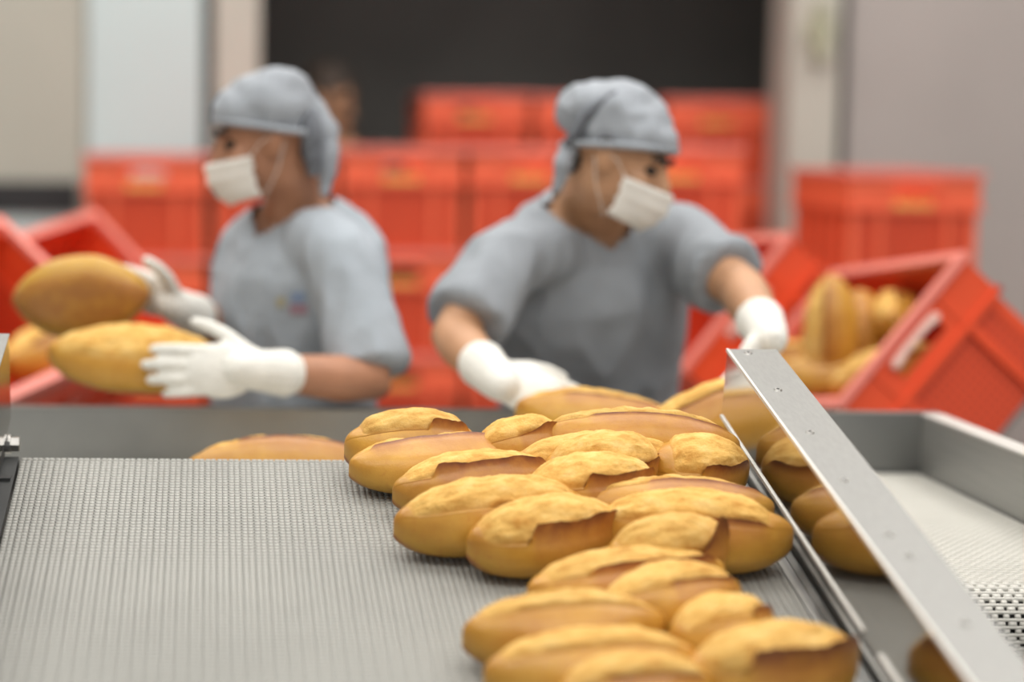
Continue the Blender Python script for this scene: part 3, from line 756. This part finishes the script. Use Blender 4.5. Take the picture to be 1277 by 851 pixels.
def person(S):
    root = empty('person', Vector((S['pelvis'].x, S['pelvis'].y, 0)), S['label'], 'person', S.get('group'))
    f, l, u = basis(S['face_body']); pel, nk = S['pelvis'], S['neck']; spine = (nk - pel)
    up = spine.normalized(); l2 = (l - up*l.dot(up)).normalized(); f2 = l2.cross(up)
    hf = Vector(S['face_head']).normalized(); hl = Vector((0,0,1)).cross(hf).normalized()
    if S.get('tilt'): hl = (hl + Vector((0,0,S['tilt']))).normalized(); hl = (hl - hf*hl.dot(hf)).normalized()
    hu = hf.cross(hl); Hm = mat4(S['head'], hf, hl, hu) @ Matrix.Diagonal((S.get('hs',1),)*3 + (1,))
    T = spine.length
    def sec(t, a, b, off=0): return (pel + up*T*t + f2*off, l2*a, f2*b)
    def torso(mb, g):
        mb.loft([sec(-.10,.150+g,.105+g), sec(-.02,.172+g,.120+g), sec(.12,.172+g,.120+g,.004), sec(.32,.162+g,.115+g,.008), sec(.55,.174+g,.122+g,.006), sec(.74,.186+g,.122+g,-.004),
                 sec(.86,.172+g,.100+g,-.014), sec(.94,.120+g,.078+g,-.016), sec(.99,.070+g*.6,.062+g*.6,-.010)], 28)
    body = MB(); torso(body, -.010)
    neck_top = Hm @ Vector((-.022,0,-.055)); body.tube([nk - up*.06 - f2*.012, nk + (neck_top-nk)*.45 - f2*.004, neck_top], [.062,.056,.054], 16)
    head_mesh(body, Hm)
    arms = []
    for side in ('L', 'R'):
        sh, el, wr = S['sh'+side], S['el'+side], S['wr'+side]
        body.tube([sh, sh.lerp(el,.35), sh.lerp(el,.75), el, el.lerp(wr,.25), el.lerp(wr,.65), el.lerp(wr,.88)], [.050,.048,.043,.041,.042,.034,.029], 16)
        arms.append((side, sh, el, wr))
    # legs to the floor
    feet = []
    for sg in (1, -1):
        hip = pel - up*.04 + l2*.085*sg; foot = Vector((pel.x + l.x*.12*sg, pel.y + l.y*.12*sg, .08)); knee = hip.lerp(foot,.5) + f*.04
        body.tube([hip, hip.lerp(knee,.5), knee, knee.lerp(foot,.4), foot], [.080,.072,.055,.052,.036], 14); feet.append((hip, knee, foot))
    sc_ = S.get('scale', 1)
    bo = blob('body', body, S['skin'], root, .0085, 5)
    # shirt with short sleeves and a V neck
    sh_ = MB(); torso(sh_, .012)
    for side, sh, el, wr in arms:
        t = S.get('sleeve', .78)
        ctr = nk - up*.07
        end = sh.lerp(el, t); dirn = (el-sh).normalized()
        sh_.tube([ctr.lerp(sh,.35), ctr.lerp(sh,.75), sh.lerp(el,.08), sh.lerp(el,.4), end], [.070,.068,.066,.065,.070], 18, False)
        sh_.ell((0,0,0), (.064,.064,.060), Matrix.Translation(sh.lerp(el,.06)))
    seed = S.get('seed', 1)
    def disp(co):
        p = co*1.0; a = noise.noise(Vector((p.x*9+seed, p.y*9, p.z*5)))*.012
        b = abs(noise.noise(Vector((p.x*16-seed, p.y*16, (p.z+p.x*.6)*7))))*.018
        return a - b + .006
    vdir = f2; top = nk + f2*.04
    def cut(c):
        r = c - nk; a = r.dot(l2); z = r.dot(up); d = r.dot(f2)
        if d > -.03 and z > -S.get('vdeep',.13) and abs(a) < (.082)*(z + S.get('vdeep',.13))/S.get('vdeep',.13) and abs(a) < .10: return True
        return (a*a + d*d) < .072**2 and z > -.045
    so = blob('shirt', sh_, S['shirt'], root, .0085, 5, disp, cut)
    # neck trim along the V
    tr = MB(); vd = S.get('vdeep', .13)
    me_pts = []
    # trousers and shoes
    t_ = MB(); t_.loft([sec(-.10,.155,.112), sec(.0,.178,.126), sec(.10,.180,.128)], 24)
    for hip, knee, foot in feet: t_.tube([hip, hip.lerp(knee,.5), knee, knee.lerp(foot,.5), foot + Vector((0,0,.02))], [.095,.086,.074,.070,.066], 14)
    blob('trousers', t_, M_trouser, root, .014, 4)
    for hip, knee, foot in feet:
        m = MB(); Fm = mat4(foot, f, l, Vector((0,0,1))); m.ell((.05,0,-.035), (.13,.047,.042), Fm); m.ell((-.02,0,.0), (.06,.045,.06), Fm); m.box((-.075,-.042,-.079), (.17,.042,-.060), Fm)
        blob('shoe', m, M_shoe, root, .010, 3)
    # gloves
    for side, sh, el, wr in arms:
        h = S.get('hand'+side)
        if not h: continue
        m = MB(); hand(m, wr, h['fwd'], h['back'], h['thumb'], h.get('curl',(.25,.35,.3)), h.get('spread',.1), 1.10, h.get('tout',.6), h.get('tcurl',.2))
        d = (el - wr).normalized(); m.tube([wr - d*.025, wr + d*.0, wr + d*.03, wr + d*.06], [.030,.034,.037,.041], 14)
        blob('glove', m, M_glove if S.get('gloved', True) else S['skin'], root, .0042, 3)
    # eyes, brows
    for s in (-1, 1):
        e = MB(); e.ell((.078,s*.031,.004), (.013,.015,.010), Hm); eo = e.build('eye', M_eye, root, None, True, 180)
        br = MB(); br.tube([Hm @ Vector((.094,s*.012,.028)), Hm @ Vector((.093,s*.032,.034)), Hm @ Vector((.080,s*.052,.028))], [.005,.0055,.003], 8); br.build('eyebrow', M_hair, root, None, True, 180)
    if S.get('hair'):
        hb = MB(); hb.ell((-.020,0,.036), (.100,.084,.098), Hm); hb.ell((-.06,0,-.01), (.055,.070,.075), Hm)
        blob('hair', hb, S['hair'], root, .009, 3, lambda co: noise.noise(co*45)*.005)
    else:
        hb = MB()
        for s in (-1,1): hb.ell((-.010,s*.070,.020), (.030,.012,.030), Hm)
        hb.ell((-.070,0,-.030), (.034,.060,.040), Hm)
        blob('hair', hb, M_hair, root, .007, 3)
    if S.get('cap'):
        cb = MB(); cb.ell((-.008,0,.052), (.110,.092,.084), Hm); cb.ell(*S.get('capback', ((-.045,0,.058), (.095,.088,.080))), Hm)
        for e in S['cap']: cb.ell(e[0], e[1], Hm)
        def cdisp(co): 
            q = Hm.inverted() @ co; return .009*noise.noise(co*14) - .011*abs(noise.noise(Vector((q.x*22, q.y*8, q.z*22+seed)))) + .002
        # everything under the band line is cut away
        def ccut(c):
            q = Hm.inverted() @ c; line = .050 + .34*(q.x - .09) if q.x > -.10 else -.03
            return q.z < line and not (S.get('capkeep') and S['capkeep'](q))
        co = blob('cap', cb, M_cap, root, .008, 4, cdisp, ccut)
        bd = MB(); pts = []
        for k in range(33):
            a = 2*PI*k/32; x = -.012 + .111*math.cos(a); y = .092*math.sin(a); z = .054 + .34*(x-.09); pts.append(Hm @ Vector((x,y,z)))
        bd.tube(pts, [.006]*33, 8, False); bd.build('cap_band', M_cap, co, None, True, 180)
        for ti, (tp, tr_, mm) in enumerate(S.get('ties', [])):
            m = MB(); m.tube([Hm @ Vector(p) for p in tp], tr_, 10); blob('cap_tie', m, mm, co, .006, 2, lambda c_: .004*noise.noise(c_*40))
    if S.get('mask'):
        V = []; F = []; NU, NV_ = 24, 12
        for j in range(NV_+1):
            t = j/NV_; z = -.022 - .092*t
            bul = .016*math.sin(PI*t)
            for i in range(NU+1):
                a = (i/NU-.5)*2*1.28; x = .018 + (.103 + bul - .022*t - .012*(1-t)*abs(math.sin(a)))*math.cos(a); y = (.076 - .014*t)*math.sin(a)
                if abs(a) < .35: x += .012*(1-abs(a)/.35)*(1-t)
                fold = .0022*math.sin(t*PI*6)
                V.append(Hm @ Vector((x+fold, y, z*(1-.10*abs(math.sin(a))) - .004)))
        n0 = len(V)
        for v in list(V): V.append(v + (S['head'] - v).normalized()*.003)
        for j in range(NV_):
            for i in range(NU):
                a = j*(NU+1)+i; F.append((a, a+1, a+NU+2, a+NU+1)); F.append((n0+a, n0+a+NU+1, n0+a+NU+2, n0+a+1))
        for i in range(NU):
            F.append((i+1, i, n0+i, n0+i+1)); a = NV_*(NU+1)+i; F.append((a, a+1, n0+a+1, n0+a))
        for j in range(NV_):
            a = j*(NU+1); F.append((a, a+NU+1, n0+a+NU+1, n0+a)); a += NU; F.append((a+NU+1, a, n0+a, n0+a+NU+1))
        mo = mobj('face_mask', V, F, M_mask, root, None, True, 180)
        for s in (-1, 1):
            m = MB(); m.tube([Hm @ Vector((.046,s*.074,-.022)), Hm @ Vector((.02,s*.080,.002)), Hm @ Vector((-.022,s*.086,.010))], [.0008]*3, 6); m.tube([Hm @ Vector((.036,s*.062,-.112)), Hm @ Vector((.0,s*.078,-.060)), Hm @ Vector((-.022,s*.086,-.010))], [.0008]*3, 6)
            m.build('ear_loop', M_mask, mo, None, True)
    return root, so, Hm, (f2, l2, up)

# left worker
W1 = dict(label='worker at left in grey scrubs, cap and mask holding two loaves in profile', face_body=(-.80,-.60,0), face_head=(-.985,-.10,-.20),
    pelvis=P(372,560,3.86), neck=P(368,252,3.80), head=P(333,174,3.74), hs=.89,
    shL=P(428,318,3.64), elL=P(462,476,3.52), wrL=P(318,462,3.40), sleeve=.93,
    shR=P(318,300,3.92), elR=P(300,420,3.88), wrR=P(222,384,3.72),
    handL=dict(fwd=(-1,.02,-.02), back=(.05,-1,.15), thumb=-1, curl=(.22,.30,.25), spread=.06, tout=.7),
    handR=dict(fwd=(-.85,.0,.42), back=(.3,.75,.5), thumb=1, curl=(.4,.4,.3), tout=.9),
    skin=M_skin1, shirt=M_shirt, mask=True, seed=3, vdeep=.055,
    cap=[((-.066,0,.050), (.058,.070,.056))], capback=((-.028,0,.060), (.090,.086,.080)),
    ties=[([(-.100,.02,.045),(-.114,.03,.0),(-.108,.045,-.06),(-.088,.050,-.120)], [.024,.026,.022,.012], M_cap),
          ([(-.085,.055,.020),(-.078,.070,-.02),(-.070,.070,-.075)], [.020,.022,.014], M_capdark)])
r1, s1, H1, B1 = person(W1)
# right worker
W2 = dict(label='worker at right in grey scrubs, cap and mask bending over the conveyor', face_body=(.40,-.92,0), face_head=(.80,-.48,-.36),
    pelvis=P(722,600,3.98), neck=P(738,250,3.70), head=P(773,199,3.60), hs=.85, tilt=-.10,
    shL=P(836,296,3.76), elL=P(926,362,3.56), wrL=P(956,416,3.36),
    shR=P(626,326,3.62), elR=P(566,420,3.50), wrR=P(618,472,3.34),
    handL=dict(fwd=(-.45,-.30,-.80), back=(.80,-.30,.35), thumb=1, curl=(.3,.35,.3)),
    handR=dict(fwd=(.90,-.15,-.30), back=(.25,-.75,.6), thumb=1, curl=(.25,.4,.35), spread=.14),
    skin=M_skin2, shirt=M_shirt2, mask=True, seed=8, vdeep=.06,
    cap=[((-.088,0,.066), (.078,.086,.066)), ((-.02,0,.075), (.098,.092,.078))],
    ties=[([(-.040,-.070,.118),(-.070,-.080,.065),(-.086,-.078,-.005)], [.008,.012,.012], M_capdark), ([(-.088,-.060,.0),(-.080,-.072,-.05),(-.075,-.070,-.10)], [.014,.017,.010], M_cap)])
r2, s2, H2, B2 = person(W2)
# person in the dark doorway
W3 = dict(label='blurred dark-haired person in grey standing inside the dark doorway', face_body=(.8,-.5,0), face_head=(.78,-.5,-.35),
    pelvis=P(426,400,7.72), neck=P(432,178,7.70), head=P(408,124,7.66),
    shL=P(478,196,7.78), elL=P(480,280,7.80), wrL=P(470,330,7.62), shR=P(400,208,7.55), elR=P(398,290,7.5), wrR=P(430,330,7.40),
    handL=dict(fwd=(.5,-.6,-.3), back=(0,0,1), thumb=-1), handR=dict(fwd=(.7,-.5,-.3), back=(0,0,1), thumb=1), gloved=False,
    skin=M_skin2, shirt=M_cap, hair=M_hair2, seed=12)
person(W3)
# chest print on the left worker's shirt
f2, l2, up = B1
from mathutils.bvhtree import BVHTree
def printed(cloth, x0, y0, x1, y1, m, name, nx=6, ny=6):
    Wm = WM[cloth.name]; me = cloth.data; bv = BVHTree.FromPolygons([Wm @ v.co for v in me.vertices], [tuple(p.vertices) for p in me.polygons])
    V = []; F = []; cam0 = Vector((0,0,CAMZ))
    for j in range(ny+1):
        for i in range(nx+1):
            d = ray(x0+(x1-x0)*i/nx, y0+(y1-y0)*j/ny).normalized(); h = bv.ray_cast(cam0, d)
            if h[0] is None: return
            V.append(h[0] - d*.0025)
    for j in range(ny):
        for i in range(nx): a = j*(nx+1)+i; F.append((a, a+nx+1, a+nx+2, a+1))
    mobj(name, V, F, m, cloth, None, True, 180)
printed(s1, 345, 371, 355, 383, M_logo4, 'chest_print'); printed(s1, 363, 364, 380, 378, M_logo2, 'chest_print'); printed(s1, 361, 380, 383, 392, M_logo3, 'chest_print')

# held loaves
put_loaf(loaf_shape(.300,.135,.10, th0=40, bloom=.10, groove=.10, ear=0, seed=61), frame(P(168,476,3.545), (-1,0,.05), (-.05,-.45,.80)), 'crusty loaf gripped by the white glove of the left worker, lower of the two', 'loaves held by the workers')
put_loaf(loaf_shape(.245,.150,.095, th0=60, bloom=.08, ear=0, seed=62), frame(P(98,376,3.60), (1,-.05,.06), (.0,.92,.10)), 'loaf held up by the left worker with its brown underside showing', 'loaves held by the workers')
put_loaf(loaf_shape(.26,.11,.085, th0=75, bloom=.08, ear=.006, seed=63), frame(P(742,555,3.24), (1,-.1,-.10), (0,-.2,1)), 'loaf being lifted by the right worker under his left-hand glove', 'loaves held by the workers')
put_loaf(loaf_shape(.27,.12,.095, th0=75, bloom=.08, ear=.006, seed=64), frame(P(893,556,3.19), (.86,-.02,.42), (-.35,-.35,.85)), 'loaf tipped up by the right worker beside the guard end', 'loaves held by the workers')

# loaves in the right crate
def in_crate(M, ctr, ax, up_, k, label, grp):
    """centre, axis and upward direction in the crate's own frame"""
    Rm = M.to_3x3(); u_ = Vector(up_); a_ = Vector(ax).normalized(); u_ = (u_ - a_*u_.dot(a_)).normalized()
    put_loaf(kinds[k], frame(M @ (Vector(ctr) - u_*.046), Rm @ a_, Rm @ u_), label, grp)
RC = [((.030,.070,.325), (-.73,.10,.67), (.55,.45,.70), 0, 'loaf standing upright at the left inside the right crate'),
      ((-.035,-.030,.225), (-.72,-.05,.60), (.45,.55,.70), 1, 'dark loaf leaning in the middle of the right crate'),
      ((-.110,.030,.225), (-.42,-.75,-.2), (-.2,.2,.95), 2, 'loaf lying at the top right inside the right crate'),
      ((.045,.155,.215), (-.75,.10,-.40), (-.2,.5,.85), 0, 'loaf lying across the middle front of the right crate'),
      ((.090,.060,.255), (-.65,.30,-.70), (-.73,.2,.67), 1, 'loaf slanting down inside the right crate'),
      ((.085,-.110,.290), (-.62,-.15,-.74), (-.73,.3,.67), 2, 'lowest loaf at the mouth of the right crate'),
      ((-.030,.150,.120), (-.95,.05,.10), (.1,.6,.7), 2, 'loaf showing behind the handle opening of the right crate')]
for a in RC: in_crate(MR, *a, GC)
LC = [((.095,.150,.215), (.1,.95,.1), (-.2,.0,.95), 1, 'loaf at the far end of the left crate beside the picture edge'),
      ((.100,-.100,.225), (.2,-.9,.15), (.1,-.2,.95), 0, 'loaf under the held loaves in the left crate'),
      ((-.040,.020,.150), (.9,.3,.0), (.1,.1,.95), 2, 'inner loaf in the left crate against its upper wall')]
for a in LC: in_crate(M4, *a, GL)
